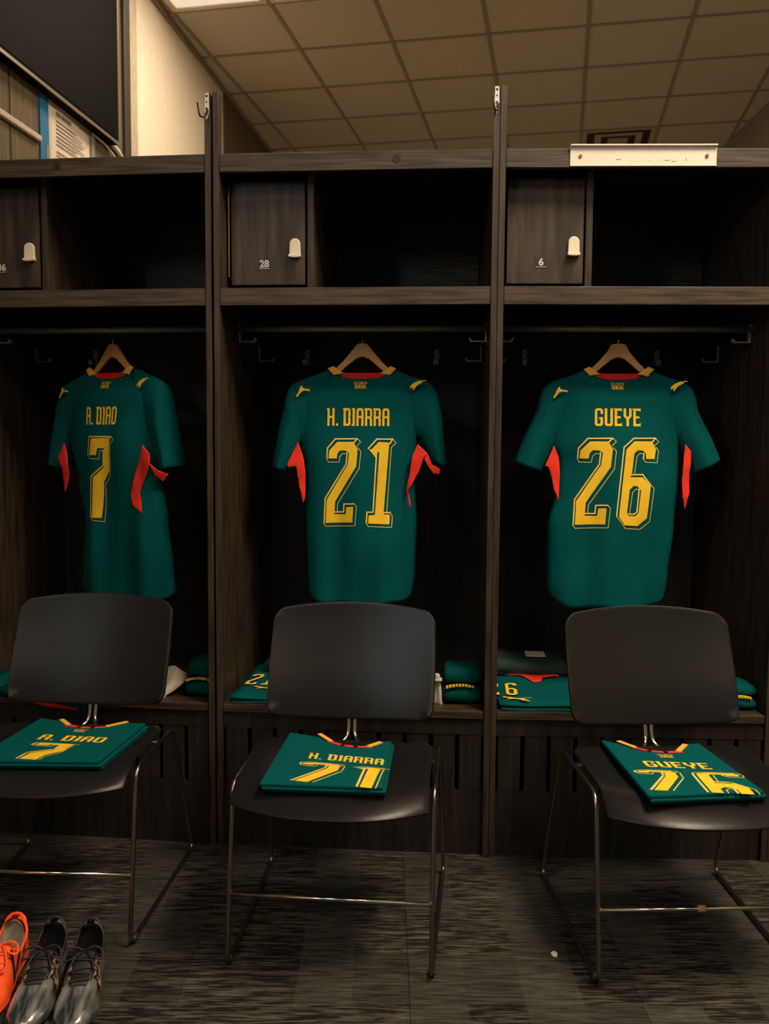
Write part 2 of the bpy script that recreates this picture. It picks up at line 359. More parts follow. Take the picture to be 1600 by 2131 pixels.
# ------------------------------------------------------------------ the setting
fl = struct(obj('floor', bx(-4, 4.5, -3.5, 10.5, -.1, -.006), 'carpet'))
struct(obj('floor', bx(-4, 4.5, 3.47, 10.5, -.0059, 0), 'bounce_floor'))  # unseen pale floor added behind the lockers to bounce light onto the ceiling
TW, TL = CW*4, CL*3
tm = None
ct, st_ = math.cos(0), math.sin(0)
for i in range(-4, 5):
    for j in range(-1, 4):
        x0 = .065 + i*TW; y0 = .15 + TL*1 + j*TL
        if tm is None:
            o = obj('carpet_tile', bx(.0006, TW-.0006, .0006, TL-.0006, -.006, 0), 'carpet', fl, bevel=0); tm = o.data
        else:
            o = bpy.data.objects.new('carpet_tile', tm); C.objects.link(o); o.parent = fl
        o.location = (x0, y0, 0)

HC = 3.83
GA = math.radians(-11.2); G0 = Vector((-.572, 5.96)); TS = .612
gx = Vector((math.cos(GA), math.sin(GA))); gy = Vector((-math.sin(GA), math.cos(GA)))
ceil = struct(obj('ceiling', bx(-4, 4.5, -3.5, 10.5, HC+.03, HC+.15), 'tile'))
lamp_cells = {(-1, -3): 'dim', (-1, -2): 'dim', (0, -3): 'far', (0, -2): 'far', (3, -4): 'far', (3, -3): 'far'}
def near_lamp(cells):
    for c_ in cells: lamp_cells[c_] = 'main'
ROOM = [((4, -8), 'recessed ceiling light above the photographer, nearest the lockers'), ((1, -12), 'recessed ceiling light behind the photographer towards the left wall'), ((4, -12), 'recessed ceiling light straight behind the photographer'), ((7, -12), 'recessed ceiling light behind the photographer towards the right wall')]
near_lamp([c_ for (i_, j_), _ in ROOM for c_ in ((i_, j_), (i_, j_+1))])
vent_cell = (3, 3)
tile_me = None
def gp(i, j): v = G0 + gx*TS*i + gy*TS*j; return v
def inroom(p):  # plan limits of the room
    wl = -1.36 + (p.y-5.33)*.1284; wr = 2.84 + (p.y-6.75)*.04
    return wl < p.x < wr
for i in range(-5, 9):
    for j in range(-16, 6):
        if (i, j) in lamp_cells or (i, j) == vent_cell: continue
        cs = [gp(i+a, j+b) for a in (0, 1) for b in (0, 1)]
        if not any(-3.3 < c_.y < 9.3 for c_ in cs): continue
        inn = [inroom(c_) for c_ in cs]
        if not any(inn): continue
        if tile_me is None:
            b_ = bmesh.new(); e = .006
            box(b_, e, TS-e, e, TS-e, .002, .018)
            o = obj('ceiling_tile', b_, 'tile', ceil, bevel=0); tile_me = o.data
        else:
            o = bpy.data.objects.new('ceiling_tile', tile_me); C.objects.link(o); o.parent = ceil
        p = gp(i, j); o.location = (p.x, p.y, HC); o.rotation_euler = (0, 0, GA)
# T-bars
for i in range(-5, 10):
    o = obj('grid_bar', bx(-.012, .012, -15*TS, 6*TS, -.004, .006), 'grid', ceil); p = gp(i, 0); o.location = (p.x, p.y, HC); o.rotation_euler = (0, 0, GA)
for j in range(-15, 7):
    o = obj('grid_bar', bx(-5*TS, 9*TS, -.012, .012, -.0035, .006), 'grid', ceil); p = gp(0, j); o.location = (p.x, p.y, HC); o.rotation_euler = (0, 0, GA)
# ceiling lights (recessed troffers, two cells long)
def troffer(i, j, mat, label, group=None):
    p = gp(i, j)
    t = thing('ceiling_light', label, 'ceiling light', (p.x, p.y, HC), GA, group)
    b_ = bmesh.new(); e = .012; f_ = .045; L2 = TS*2
    for a in ((e, TS-e, e, f_), (e, TS-e, L2-f_, L2-e), (e, f_, f_, L2-f_), (TS-f_, TS-e, f_, L2-f_)): box(b_, a[0], a[1], a[2], a[3], -.006, .012)
    obj('frame', b_, 'cream', t)
    obj('diffuser', bx(f_, TS-f_, f_, L2-f_, .002, .012), mat, t)
    return t
troffer(-1, -3, 'lamp_dim', 'pale recessed ceiling panel at the top edge beside the pale wall', None)
troffer(0, -3, 'lamp_fill', 'added unseen fill light over the passage behind the middle locker')  # this and the next are added out of view to light the passage
troffer(3, -4, 'lamp_fill', 'added unseen fill light over the passage behind the right locker')
for c_, lb in ROOM: troffer(*c_, 'lamp' if c_[1] == -8 else 'lamp_back', lb, 'room ceiling lights')
# air vent
p = gp(*vent_cell)
vt = thing('ceiling_vent', 'square ceiling air vent with dark concentric slots above the white name holder', 'air vent', (p.x, p.y, HC), GA)
obj('backing', bx(.01, TS-.01, .01, TS-.01, .008, .012), 'vent_dark', vt)
def sqring(a, b, z0, z1):
    b_ = bmesh.new(); 
    for q in ((a, TS-a, a, b), (a, TS-a, TS-b, TS-a), (a, b, b, TS-b), (TS-b, TS-a, b, TS-b)): box(b_, *q, z0, z1)
    return b_
obj('frame', sqring(.012, .05, -.005, .01), 'vent', vt)
obj('vane', sqring(.115, .165, -.004, .002), 'vent', vt)
obj('centre_plate', bx(.225, TS-.225, .225, TS-.225, -.004, .002), 'vent', vt)

# side walls: local frames running along the wall
def wall_frame(name, a, d):
    ang = math.atan2(d.y, d.x); e = bpy.data.objects.new(name, None); return a, ang
WA = Vector((-1.36, 5.33)); WANG = math.atan2(2.57, .33)
def on_wall(o): o.location = (WA.x, WA.y, 0); o.rotation_euler = (0, 0, WANG); return o
# local x runs away from the camera along the wall, local y<0 is into the room
wl = struct(on_wall(obj('wall_left', bx(-9, 5.2, 0, .15, 0, HC+.02), 'wall')))
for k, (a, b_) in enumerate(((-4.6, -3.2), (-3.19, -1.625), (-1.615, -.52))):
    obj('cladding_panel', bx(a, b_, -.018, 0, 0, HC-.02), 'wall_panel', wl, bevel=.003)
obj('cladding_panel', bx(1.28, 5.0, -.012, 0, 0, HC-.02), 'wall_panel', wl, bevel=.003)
tr = struct(on_wall(obj('trim_1', bx(-.515, -.44, -.035, 0, 0, HC-.02), 'trim_dark', bevel=.004)))
tr = struct(on_wall(obj('trim_2', bx(-.44, -.335, -.03, 0, 0, HC-.02), 'trim', bevel=.006)))
tr = struct(on_wall(obj('trim_3', bx(-3.2, -1.40, -.040, -.018, 2.555, 2.582), 'trim', bevel=.006)))
b_ = bmesh.new(); prism(b_, [(-.075, HC-.05), (0, HC-.05), (0, HC), (-.075, HC)], 'x', -9, 5.2)
# shadow-line wall angle along the ceiling
tr = struct(on_wall(obj('trim_4', bx(-9, 5.2, -.022, 0, HC-.03, HC-.004), 'grid')))
wr = struct(obj('wall_right', bx(0, .15, -10, 4, 0, HC+.02), 'wall_far')); wr.location = (2.84, 6.75, 0); wr.rotation_euler = (0, 0, -.04)
struct(obj('wall_back', bx(-1.6, 3.3, 9.45, 9.6, 0, HC+.02), 'wall'))

# television on the left wall
tv = on_wall(thing('television', 'large black flat screen television high on the left wall', 'television'))
obj('housing', bx(-2.02, -.69, -.075, -.02, 2.775, 3.53), 'tv', tv, bevel=.006)
obj('screen', bx(-2.0, -.71, -.0775, -.074, 2.80, 3.51), 'tv', tv)
b_ = bmesh.new(); box(b_, -2.02, -.69, -.080, -.074, 2.772, 2.786); box(b_, -2.02, -.69, -.080, -.074, 3.518, 3.532); box(b_, -.704, -.69, -.080, -.074, 2.786, 3.518)
obj('bezel', b_, 'tv_edge', tv)
nt_ = on_wall(thing('paper_notice', 'printed white paper notice taped under the television with blue tape', 'notice'))
b_ = bmesh.new(); grid(b_, lambda u, v: (-1.325 + u*.425, -.021 - .004*math.sin(u*5)*v, 2.42 + v*.385), 8, 4)
obj('sheet', b_, 'paper', nt_, smooth=True, solid=.0015)
b_ = bmesh.new(); box(b_, -1.392, -1.318, -.026, -.019, 2.42, 2.83); obj('blue_tape', b_, 'blue_tape', nt_)
b_ = bmesh.new(); box(b_, -1.318, -.885, -.027, -.020, 2.80, 2.832); obj('blue_tape', b_, 'blue_tape', nt_)
b_ = bmesh.new(); box(b_, -.905, -.868, -.027, -.020, 2.42, 2.80); obj('grey_tape', b_, 'grey_tape', nt_)
b_ = bmesh.new(); box(b_, -1.345, -1.318, -.028, -.0255, 2.42, 2.565); obj('grey_tape', b_, 'grey_tape', nt_)
b_ = bmesh.new()
for seg in ((0, .30), (.36, .60), (.64, 1.0)):
    box(b_, -1.25+seg[0]*.14, -1.25+seg[1]*.14, -.0275, -.026, 2.726, 2.744)
z = 2.70; k = 0
while z > 2.44:
    ln = .30 if k % 5 else .22
    box(b_, -1.25, -1.25+ln*random.uniform(.8, 1), -.0275, -.026, z, z+.004); z -= .017 if k != 6 else .032; k += 1
obj('print', b_, 'ink', nt_)
cb = on_wall(thing('cable_cover', 'pale curved cable cover under the television corner', 'cable cover'))
b_ = bmesh.new(); tube(b_, [(-.90, -.03, 2.80), (-.80, -.03, 2.80), (-.70, -.03, 2.795), (-.60, -.03, 2.775), (-.535, -.032, 2.745)], .012, 8)
obj('channel', b_, 'cream', cb, smooth=True)
b_ = bmesh.new(); tube(b_, [(-.90, -.03, 2.765), (-.75, -.03, 2.76), (-.535, -.03, 2.70)], .006, 8); obj('cable', b_, 'cream', cb, smooth=True)

# ------------------------------------------------------------------ locker units
P = [Vector(a) for a in ((-1.356, 2.753), (-.5149, 2.6631), (.3235, 2.6), (1.164, 2.577), (2.005, 2.571))]
WU = .841; DU = .70; NARROW = .018
def unit_matrix(u):
    d = P[u+1]-P[u]; return Matrix.Translation((P[u].x, P[u].y, 0)) @ Matrix.Rotation(math.atan2(d.y, d.x), 4, 'Z')
UM = [unit_matrix(k) for k in range(4)]
def ux(x, y):  # taper of the carcase towards the back
    s = 1 - (2*NARROW/WU)*max(0, y)/DU
    return WU/2 + (x-WU/2)*s
def ubox(x0, x1, y0, y1, z0, z1):
    b_ = bmesh.new(); box(b_, x0, x1, y0, y1, z0, z1)
    for v in b_.verts: v.co.x = ux(v.co.x, v.co.y)
    return b_
ZT, ZRB, ZST, ZSB, ZB = 2.105, 2.052, 1.7156, 1.664, .45
def unit(k, label, number):
    d = P[k+1]-P[k]
    U = thing('locker_unit', label, 'locker', (P[k].x, P[k].y, 0), math.atan2(d.y, d.x), 'open stained oak lockers')
    E_ = .0008; x0, x1 = E_, WU-E_; T = .019
    obj('side_panel', ubox(x0, x0+T-.004, .0395, DU-.011, 0, ZT), 'wood_v', U); obj('side_panel', ubox(x1-T+.004, x1, .0395, DU-.011, 0, ZT), 'wood_v', U)
    obj('front_stile', bx(x0, x0+T-.001, 0, .04, 0, 2.281), 'wood_v', U, bevel=.0015)
    s2 = obj('front_stile', bx(x1-T+.001, x1, -.001, .04, 0, 2.279), 'wood_v', U, bevel=.0015)
    rail = obj('top_rail', bx(x0+T, x1-T, .002, .022, ZRB, ZT), 'wood_h', U, bevel=.0015)
    if k < 2:
        b_ = bmesh.new(); cx = (.365, .544)[k]
        prism(b_, [(cx+.012*math.cos(a*math.pi/8), ZRB+.031+.012*math.sin(a*math.pi/8)) for a in range(16)], 'y', .0005, .004)
        obj('screw_plug', b_, 'plug', rail)
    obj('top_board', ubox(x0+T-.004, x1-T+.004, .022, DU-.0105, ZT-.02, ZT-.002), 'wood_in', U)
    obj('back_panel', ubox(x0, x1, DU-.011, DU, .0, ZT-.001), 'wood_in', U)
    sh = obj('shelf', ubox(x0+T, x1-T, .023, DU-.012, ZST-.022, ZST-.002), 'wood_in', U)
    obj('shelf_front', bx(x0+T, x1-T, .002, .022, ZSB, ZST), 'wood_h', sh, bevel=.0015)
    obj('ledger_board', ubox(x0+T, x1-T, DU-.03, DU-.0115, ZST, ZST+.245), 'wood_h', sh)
    # lock box with door
    bxo = obj('lock_box', ubox(.272, .289, .105, .60, ZST, ZT-.021), 'wood_v', U)
    b_ = bmesh.new()
    prism(b_, [(.268, ZST), (.289, ZST), (.289, ZT-.021), (.268, ZT-.042)], 'y', .085, .104)
    obj('frame_stile', b_, 'wood_v', bxo, bevel=.002)
    b_ = bmesh.new(); prism(b_, [(.02, ZST), (.268, ZST), (.262, ZST+.014), (.02, ZST+.014)], 'y', .087, .104); obj('frame_rail', b_, 'wood_h', bxo, bevel=.002)
    dr = obj('lock_box_door', bx(.034, .262, .083, .101, ZST+.022, 2.046), 'wood_v', U, bevel=.002)
    if k == 1:
        obj('hinge', bx(.0245, .0275, .086, .1, 1.764, 2.036), 'hinge', dr)
    b_ = bmesh.new(); cx, cz = .232, 1.849; w_ = .0165; hh = .026
    pts = [(cx-w_*1.05, cz-hh)] + [(cx+w_*1.05, cz-hh)] + [(cx+w_*math.cos(a*math.pi/10), cz+hh-w_+w_*math.sin(a*math.pi/10)) for a in range(11)]
    prism(b_, pts, 'y', .072, .0835); obj('latch', b_, 'cream', dr, bevel=.003, label='cream plastic latch with a rounded top')
    b_ = bmesh.new(); pts = [(cx-.019, cz-hh+.003)] + [(cx+.019*-math.cos(a*math.pi/8), cz-hh-.002-.004*math.sin(a*math.pi/8)) for a in range(9)] + [(cx+.019, cz-hh+.003)]
    prism(b_, pts, 'y', .066, .0835); obj('latch_lip', b_, 'cream', dr, bevel=.0015)
    obj('number_plate', bx(.118, .156, .0815, .0835, 1.784, 1.813), 'plate_black', dr, label='small black plate with a white number')
    if number: text_mesh('number_print', number, .029, 'print_white', dr, (.137, .081, 1.800), bold=.0009, sx=1.0)
    obj('number_underline', bx(.121, .153, .0807, .0817, 1.7855, 1.787), 'print_white', dr)
    # rod and hooks
    b_ = bmesh.new(); tube(b_, [(.018, .22, 1.622), (WU-.018, .22, 1.622)], .0098, 16)
    obj('hanging_rod', b_, 'rod', U, smooth=True)
    def jhook(name, x, s, t, ztop, zbot, reach):
        b_ = bmesh.new(); w_ = .0035
        prism(b_, [(x, ztop), (x+s*w_, ztop), (x+s*w_, zbot+w_), (x+s*(reach-.004), zbot+w_), (x+s*(reach+.002), zbot+.014), (x+s*(reach+.006), zbot+.013), (x+s*reach, zbot), (x, zbot)], 'y', t-.011, t+.011)
        return obj(name, b_, 'hook', U, bevel=.0008)
    xl, xr = ux(x0+T-.004, .22)+.0, ux(x1-T+.004, .22)
    jhook('rod_bracket', xl, 1, .238, 1.640, 1.582, .05); jhook('rod_bracket', xr, -1, .238, 1.640, 1.582, .05)
    xl, xr = ux(x0+T-.004, .5), ux(x1-T+.004, .5)
    jhook('side_hook', xl, 1, .5, 1.60, 1.545, .05); jhook('side_hook', xr, -1, .5, 1.60, 1.545, .05)
    for cx in (.17, .655):
        b_ = bmesh.new(); box(b_, cx-.008, cx+.008, DU-.0165, DU-.011, 1.548, 1.606)
        box(b_, cx-.008, cx+.004, DU-.055, DU-.0165, 1.548, 1.553); box(b_, cx-.012, cx+.004, DU-.059, DU-.054, 1.548, 1.568)
        h_ = obj('back_hook', b_, 'hook', U, bevel=.001)
        b_ = bmesh.new()
        for zz in (1.594, 1.574): prism(b_, [(cx+.0032*math.cos(a*math.pi/5), zz+.0032*math.sin(a*math.pi/5)) for a in range(10)], 'y', DU-.0175, DU-.0160)
        obj('screw', b_, 'plug', h_)
    # robe hook on the right stile
    b_ = bmesh.new(); cx = x1-T/2
    pts = [(cx-.006, 2.277), (cx+.006, 2.277), (cx+.0068, 2.225), (cx+.004, 2.213), (cx-.001, 2.201), (cx-.0055, 2.212), (cx-.0072, 2.225)]
    prism(b_, pts, 'y', -.004, -.001); rh = obj('robe_hook_plate', b_, 'aluminium', s2, bevel=.0006)
    b_ = bmesh.new()
    for (zz, rr) in ((2.268, .0036), (2.251, .0025), (2.232, .0038)):
        prism(b_, [(cx+rr*math.cos(a*math.pi/6), zz+rr*math.sin(a*math.pi/6)) for a in range(12)], 'y', -.0046, -.0038)
    obj('robe_hook_screws', b_, 'plug', s2)
    b_ = bmesh.new(); tube(b_, fillet([(cx+.003, -.003, 2.228), (cx+.001, -.018, 2.205), (cx-.008, -.045, 2.195), (cx-.012, -.052, 2.232)], .012), .0032, 8, taper=lambda t: 1.2-.4*t)
    obj('robe_hook_arm', b_, 'black_metal', s2, smooth=True)
    # bench
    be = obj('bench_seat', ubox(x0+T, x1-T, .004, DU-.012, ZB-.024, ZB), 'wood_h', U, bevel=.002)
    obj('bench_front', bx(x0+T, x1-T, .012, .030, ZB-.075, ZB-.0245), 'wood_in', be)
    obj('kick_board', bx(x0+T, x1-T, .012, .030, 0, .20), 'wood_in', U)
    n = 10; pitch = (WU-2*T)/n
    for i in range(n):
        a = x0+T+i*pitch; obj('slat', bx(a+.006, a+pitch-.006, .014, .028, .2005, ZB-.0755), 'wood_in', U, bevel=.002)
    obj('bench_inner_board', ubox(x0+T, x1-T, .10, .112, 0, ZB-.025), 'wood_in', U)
    return U, rail
labels = ['open dark oak locker bay numbered 36 at the left', 'open dark oak locker bay numbered 28 in the middle', 'open dark oak locker bay numbered 6 at the right', 'dark oak locker bay just cut off by the right picture edge']
units = [unit(k, labels[k], ('36', '28', '6', None)[k]) for k in range(4)]
# name holder on the right unit's rail
U3 = units[2][0]
b_ = bmesh.new(); prism(b_, [(-.005, 2.054), (.0015, 2.054), (.0015, 2.113), (-.012, 2.113), (-.012, 2.1095), (-.002, 2.1085), (-.002, 2.057), (-.005, 2.057)], 'x', .202, .618)
nh = obj('name_holder', b_, 'aluminium', U3, label='off-white metal name holder with two screws')
b_ = bmesh.new()
for cx in (.231, .590): prism(b_, [(cx+.0052*math.cos(a*math.pi/6), 2.082+.0052*math.sin(a*math.pi/6)) for a in range(12)], 'y', -.0045, -.0018)
obj('screw', b_, 'screw', nh)
b_ = bmesh.new()
b_.free()
for (a, c_, z_, h_) in ((.333, .346, 2.0715, .002), (.428, .432, 2.068, .0015), (.47, .484, 2.069, .002), (.49, .502, 2.066, .0015), (.531, .533, 2.068, .009)):
    obj('scuff_mark', bx(a, c_, -.0024, -.0018, z_, z_+h_), 'scuff', nh)

# ------------------------------------------------------------------ hangers and hanging shirts
def jersey(k, yaw, cx_local, label, hlabel, name, digits, S, cxpx, cosf, wl_tab, wr_tab, sl, sr, gus, numbox, namebox, seed, hang_top=.017):
    rnd = random.Random(seed); ph = [rnd.uniform(0, 6.28) for _ in range(6)]
    mw = UM[k] @ Matrix.Translation((cx_local, .22, .74)) @ Matrix.Rotation(yaw, 4, 'Z')
    loc = mw.translation; rz = mw.to_euler().z
    Z0 = .74
    J = thing('hanging_jersey', label, 'jersey', loc, rz, 'shirts hanging in the lockers')
    def PX(q): return ((q[0]-cxpx)/S/cosf, 1.25-(q[1]-928)/S)
    def ztop(x, front=False):
        ax = abs(x)
        if ax > .10: return 1.495 - (ax-.10)*.42
        t = ax/.10
        return (1.472 if not front else 1.40) + (.023 if not front else .095)*t**(3 if not front else 2)
    def wid(z, s): return lerp_tab(wl_tab if s < 0 else wr_tab, z)
    dtab = [(.74, .050), (1.0, .060), (1.25, .062), (1.38, .050), (1.49, .016)]
    def rip(x, z):
        f = max(0, min(1, (1.42-z)/.5))
        return f*(.0085*math.sin(29*x+ph[0]+2.2*z) + .0045*math.sin(57*x+ph[1]-4*z)) + .0035*math.sin(9*z+14*x+ph[2]) + .003*math.sin(23*z-17*x+ph[5])*math.sin(11*x+ph[4])
    def surf(x, z, front=False):
        w_ = wid(z, x); a = min(1, abs(x)/w_)
        d = lerp_tab(dtab, z)*(1-a**2.6)**.5
        e = max(0., ztop(x, front)-z); d *= min(1, .42+.58*(e/.07)**.6) if e < .07 else 1
        return (d if front else -d) + rip(x, z)*(1-a**6)
    def sheet(front):
        def fn(u, v):
            uu = 2*u-1; hem = .74 + .035*abs(uu)**7 + .004*math.sin(7*uu+ph[3])
            s = -1 if uu < 0 else 1
            x = uu*wid(1.0, s)
            for _ in range(3):
                zt = ztop(x, front); z = hem + v*(zt-hem); x = uu*wid(z, s)
            return (x, surf(x, z, front), z-Z0)
        return fn
    bm = bmesh.new(); grid(bm, sheet(False), 56, 64); grid(bm, sheet(True), 28, 32)
    obj('shirt_body', bm, 'green', J, smooth=True, solid=.0012)
    # sleeves
    for (outer, inner, dep) in (sl, sr):
        n = len(outer)
        def cr(pts, t):
            f = t*(n-1); i = min(int(f), n-2); t_ = f-i
            p0 = pts[max(i-1, 0)]; p1 = pts[i]; p2 = pts[i+1]; p3 = pts[min(i+2, n-1)]
            return [.5*((2*p1[c])+(-p0[c]+p2[c])*t_+(2*p0[c]-5*p1[c]+4*p2[c]-p3[c])*t_**2+(-p0[c]+3*p1[c]-3*p2[c]+p3[c])*t_**3) for c in range(len(p1))]
        def fn(u, v):
            o_ = cr(outer, v); i_ = cr(inner, v); d_ = cr([(q,) for q in dep], v)[0]
            a = 2*math.pi*u; mx_, mz_ = (o_[0]+i_[0])/2, (o_[1]+i_[1])/2; hx, hz = (o_[0]-i_[0])/2, (o_[1]-i_[1])/2
            ca, sa = math.cos(a), math.sin(a)
            w_ = .003*math.sin(5*a+ph[4])*v
            return (mx_+hx*ca, -d_*math.copysign(abs(sa)**.8, sa)+w_, mz_+hz*ca-Z0)
        bm = bmesh.new(); grid(bm, fn, 32, 20, closed_u=True); obj('sleeve', bm, 'green', J, smooth=True, solid=.0015)
    D = lambda off: (lambda x, z: (x, surf(x, z)-off, z-Z0))
    # underarm gussets
    for side, polys in gus:
        for pl in polys:
            q = [PX(a) for a in pl]; bm = bmesh.new()
            def gm(x, z):
                w_ = wid(z, x); y = surf(x, z)
                e = max(0, min(1, (abs(x)-w_*.72)/(w_*.2)))
                return (x, min(y, -.052*e + y*(1-e)) - .004 - .0012*math.sin(70*z+30*x), z-Z0)
            decal(bm, [q], gm, .008); obj('underarm_panel', bm, 'red', J, smooth=True, solid=.002, label='bright red mesh underarm panel')
    # collar
    def band(x0, x1, lo, hi, n=16):
        return [(x0+(x1-x0)*i/n, lo(x0+(x1-x0)*i/n)) for i in range(n+1)] + [(x1+(x0-x1)*i/n, hi(x1+(x0-x1)*i/n)) for i in range(n+1)]
    bm = bmesh.new(); nl = lambda x: 1.462 + .022*(abs(x)/.088)**3.2; nh_ = lambda x: 1.4815 + .003*(abs(x)/.088)**2
    decal(bm, [band(-.088, .088, nl, nh_)], D(.003), .01); obj('neck_tape', bm, 'dark_red', J, smooth=True, solid=.002)
    for s in (-1, 1):
        bm = bmesh.new(); decal(bm, [[(s*.090, 1.474), (s*.059, 1.480), (s*.092, 1.503), (s*.110, 1.495)]], lambda x, z: (x, min(-.017, surf(x, z)-.007), z-Z0), .01)
        obj('collar', bm, 'orange_yellow', J, smooth=True, solid=.004)
    # prints
    bm = bmesh.new(); (nx0, nx1, nt_, nb_) = namebox
    wd = word(name, nt_-nb_, 0, nb_); xs = [q[0] for pl in wd for q in (pl[0] if isinstance(pl, tuple) else pl)]
    kx = (nx1-nx0)/(max(xs)-min(xs)); c0 = (nx0+nx1)/2; m0 = (max(xs)+min(xs))/2
    fx = lambda q: (c0+(q[0]-m0)*kx, q[1])
    wd = [([fx(q) for q in pl[0]], [[fx(q) for q in h] for h in pl[1]]) if isinstance(pl, tuple) else [fx(q) for q in pl] for pl in wd]
    decal(bm, wd, D(.0022)); obj('name_print', bm, 'yellow', J, smooth=True)
    for ch, (a, b2) in zip(digits, numbox['x']):
        f_, th, tn = figure(ch, a, b2, numbox['top'], numbox['bot'])
        bm = bmesh.new(); decal(bm, f_, D(.0022)); o = obj('number_print', bm, 'yellow', J, smooth=True)
        bm = bmesh.new(); decal(bm, th+tn, D(.0026)); obj('number_outline', bm, 'yellow_line', o, smooth=True)
    cz = 1.25-(804-928)/656
    bm = bmesh.new(); decal(bm, word('LES LIONS DU', .0075, -.004, cz+.0065, 1.05, .12), D(.0022)); decal(bm, word('SENEGAL', .0125, -.004, cz-.008, .95, .06), D(.0022))
    obj('crest_print', bm, 'yellow', J)
    # leaping-cat marks on the shoulders
    for s in (-1, 1):
        cx_ = -.198 if s < 0 else .172; bm = bmesh.new()
        if s < 0: pl = [[(-.010, -.020), (-.002, -.004), (.004, .010), (.010, .016), (.012, .008), (.022, .005), (.034, .004), (.036, -.002), (.030, -.001), (.020, .000), (.010, -.003), (.004, -.010), (-.004, -.021)]]
        else: pl = [[(-.018, -.012), (-.017, -.004), (-.006, .006), (.010, .013), (.024, .014), (.022, .008), (.012, .002), (.004, -.002), (-.002, -.010), (-.006, -.017), (-.010, -.016), (-.008, -.007)], [(.016, .011), (.026, .016), (.036, .012), (.026, .0125)]]
        zc = 1.433 if s < 0 else 1.452
        mp = lambda x, z: (x, min(surf(x, z), -.036 if abs(x) > .15 else 0)-.012, z-Z0)
        decal(bm, [[(cx_+a, zc+b3-.01) for a, b3 in q] for q in pl], mp); obj('shoulder_mark', bm, 'yellow', J, smooth=True, solid=.0008)
    # hanger
    H = thing('clothes_hanger', hlabel, 'hanger', loc, rz, 'wooden hangers')
    zt = 1.577
    top = [(0, zt), (.008, zt-.0005), (hang_top, zt-.004), (.032, zt-.022), (.045, zt-.038), (.062, zt-.058), (.085, zt-.080), (.12, zt-.108), (.16, zt-.134), (.164, zt-.142)]
    bot = [(.16, zt-.148), (.12, zt-.128), (.08, zt-.101), (.045, zt-.07), (.02, zt-.050), (0, zt-.043)]
    half = top + bot
    pts = half + [(-a, b3) for a, b3 in reversed(half[1:-1])]
    bm = bmesh.new(); prism(bm, [(a, b3-Z0) for a, b3 in pts], 'y', -.0065, .0065); obj('wooden_arms', bm, 'hanger', H, bevel=.003)
    rr = .0125; cz = 1.622
    arc = [(rr*math.sin(a), 0, cz-Z0+rr*math.cos(a)) for a in [math.radians(x) for x in range(-110, 100, 15)]]
    # the loop lies across the rod in the plane of the hanger turned to the rod
    cs, sn = math.cos(-yaw), math.sin(-yaw)
    arc = [(-sn*p_[0], cs*p_[0], p_[2]) for p_ in arc]
    stem = [(0, 0, zt-Z0-.005), (0, 0, zt-Z0+.012)]
    bm = bmesh.new(); tube(bm, stem + [(arc[-1][0], arc[-1][1], arc[-1][2]-.012)] + list(reversed(arc)), .0017, 8); obj('wire_hook', bm, 'chrome', H, smooth=True)
    return J
G2L = [(623,921),(600,968),(603,975),(619,971),(625,1010),(634,1050),(638,1037),(639,990),(635,957)]
G2R = [(872,924),(893,943),(884,954),(876,980),(862,1005),(853,1022),(860,1055),(855,1050),(849,1018),(856,985),(861,950)]
G2S = [(893,943),(902,966),(919,975),(918,987),(905,985),(893,968),(886,955)]
j3 = lambda L: [(1050+a/3.333, 680+b/3.333) for a, b in L]
j1 = lambda L: [(80+a/3.675, 680+b/3.675) for a, b in L]
SL = lambda s, co=(.288, 1.18), ci=(.236, 1.166): ([(s*.10, 1.485), (s*.222, 1.446), (s*.254, 1.36), (s*(.254*.4+co[0]*.6), 1.36*.45+co[1]*.55), (s*co[0], co[1])],
     [(s*.10, 1.32), (s*.185, 1.275), (s*.197, 1.258), (s*(.197*.5+ci[0]*.5), 1.258*.5+ci[1]*.5), (s*ci[0], ci[1])], [.02, .040, .046, .048, .048])
jersey(1, math.radians(2), .425, 'green football shirt hanging in the middle locker, yellow number 21', 'pale wooden hanger under the rod in the middle locker', 'H. DIARRA', '21', 656, 754, 1.0,
       [(.74, .170), (.85, .177), (1.0, .182), (1.15, .183), (1.26, .199), (1.44, .222)], [(.74, .165), (.85, .176), (1.0, .180), (1.15, .172), (1.26, .178), (1.44, .214)],
       SL(-1), SL(1, (.272, 1.185), (.226, 1.205)), [('l', [G2L]), ('r', [G2R, G2S])],
       dict(x=[(-.119, .002), (.018, .112)], top=1.273, bot=.990), (-.109, .090, 1.368, 1.312), 3)
jersey(2, math.radians(-1), .405, 'green football shirt hanging in the right locker, yellow number 26', 'wide-topped wooden hanger under the rod in the right locker', 'GUEYE', '26', 662, 1285, 1.0,
       [(.74, .196), (.82, .210), (1.0, .212), (1.10, .190), (1.20, .186), (1.26, .205), (1.44, .230)], [(.74, .165), (.85, .176), (1.0, .190), (1.15, .200), (1.26, .196), (1.44, .236)],
       SL(-1, (.322, 1.20), (.236, 1.172)), SL(1, (.325, 1.212), (.240, 1.172)), [('l', [j3([(335,815),(305,890),(275,960),(300,966),(325,1040),(345,1130),(375,1195),(380,1010),(370,900)])]), ('r', [j3([(1230,800),(1270,850),(1272,910),(1262,1000),(1268,1130),(1240,1250),(1222,1160),(1215,1050),(1222,900)])])],
       dict(x=[(-.140, -.011), (-.007, .122)], top=1.280, bot=.993), (-.079, .063, 1.371, 1.316), 11, hang_top=.024)
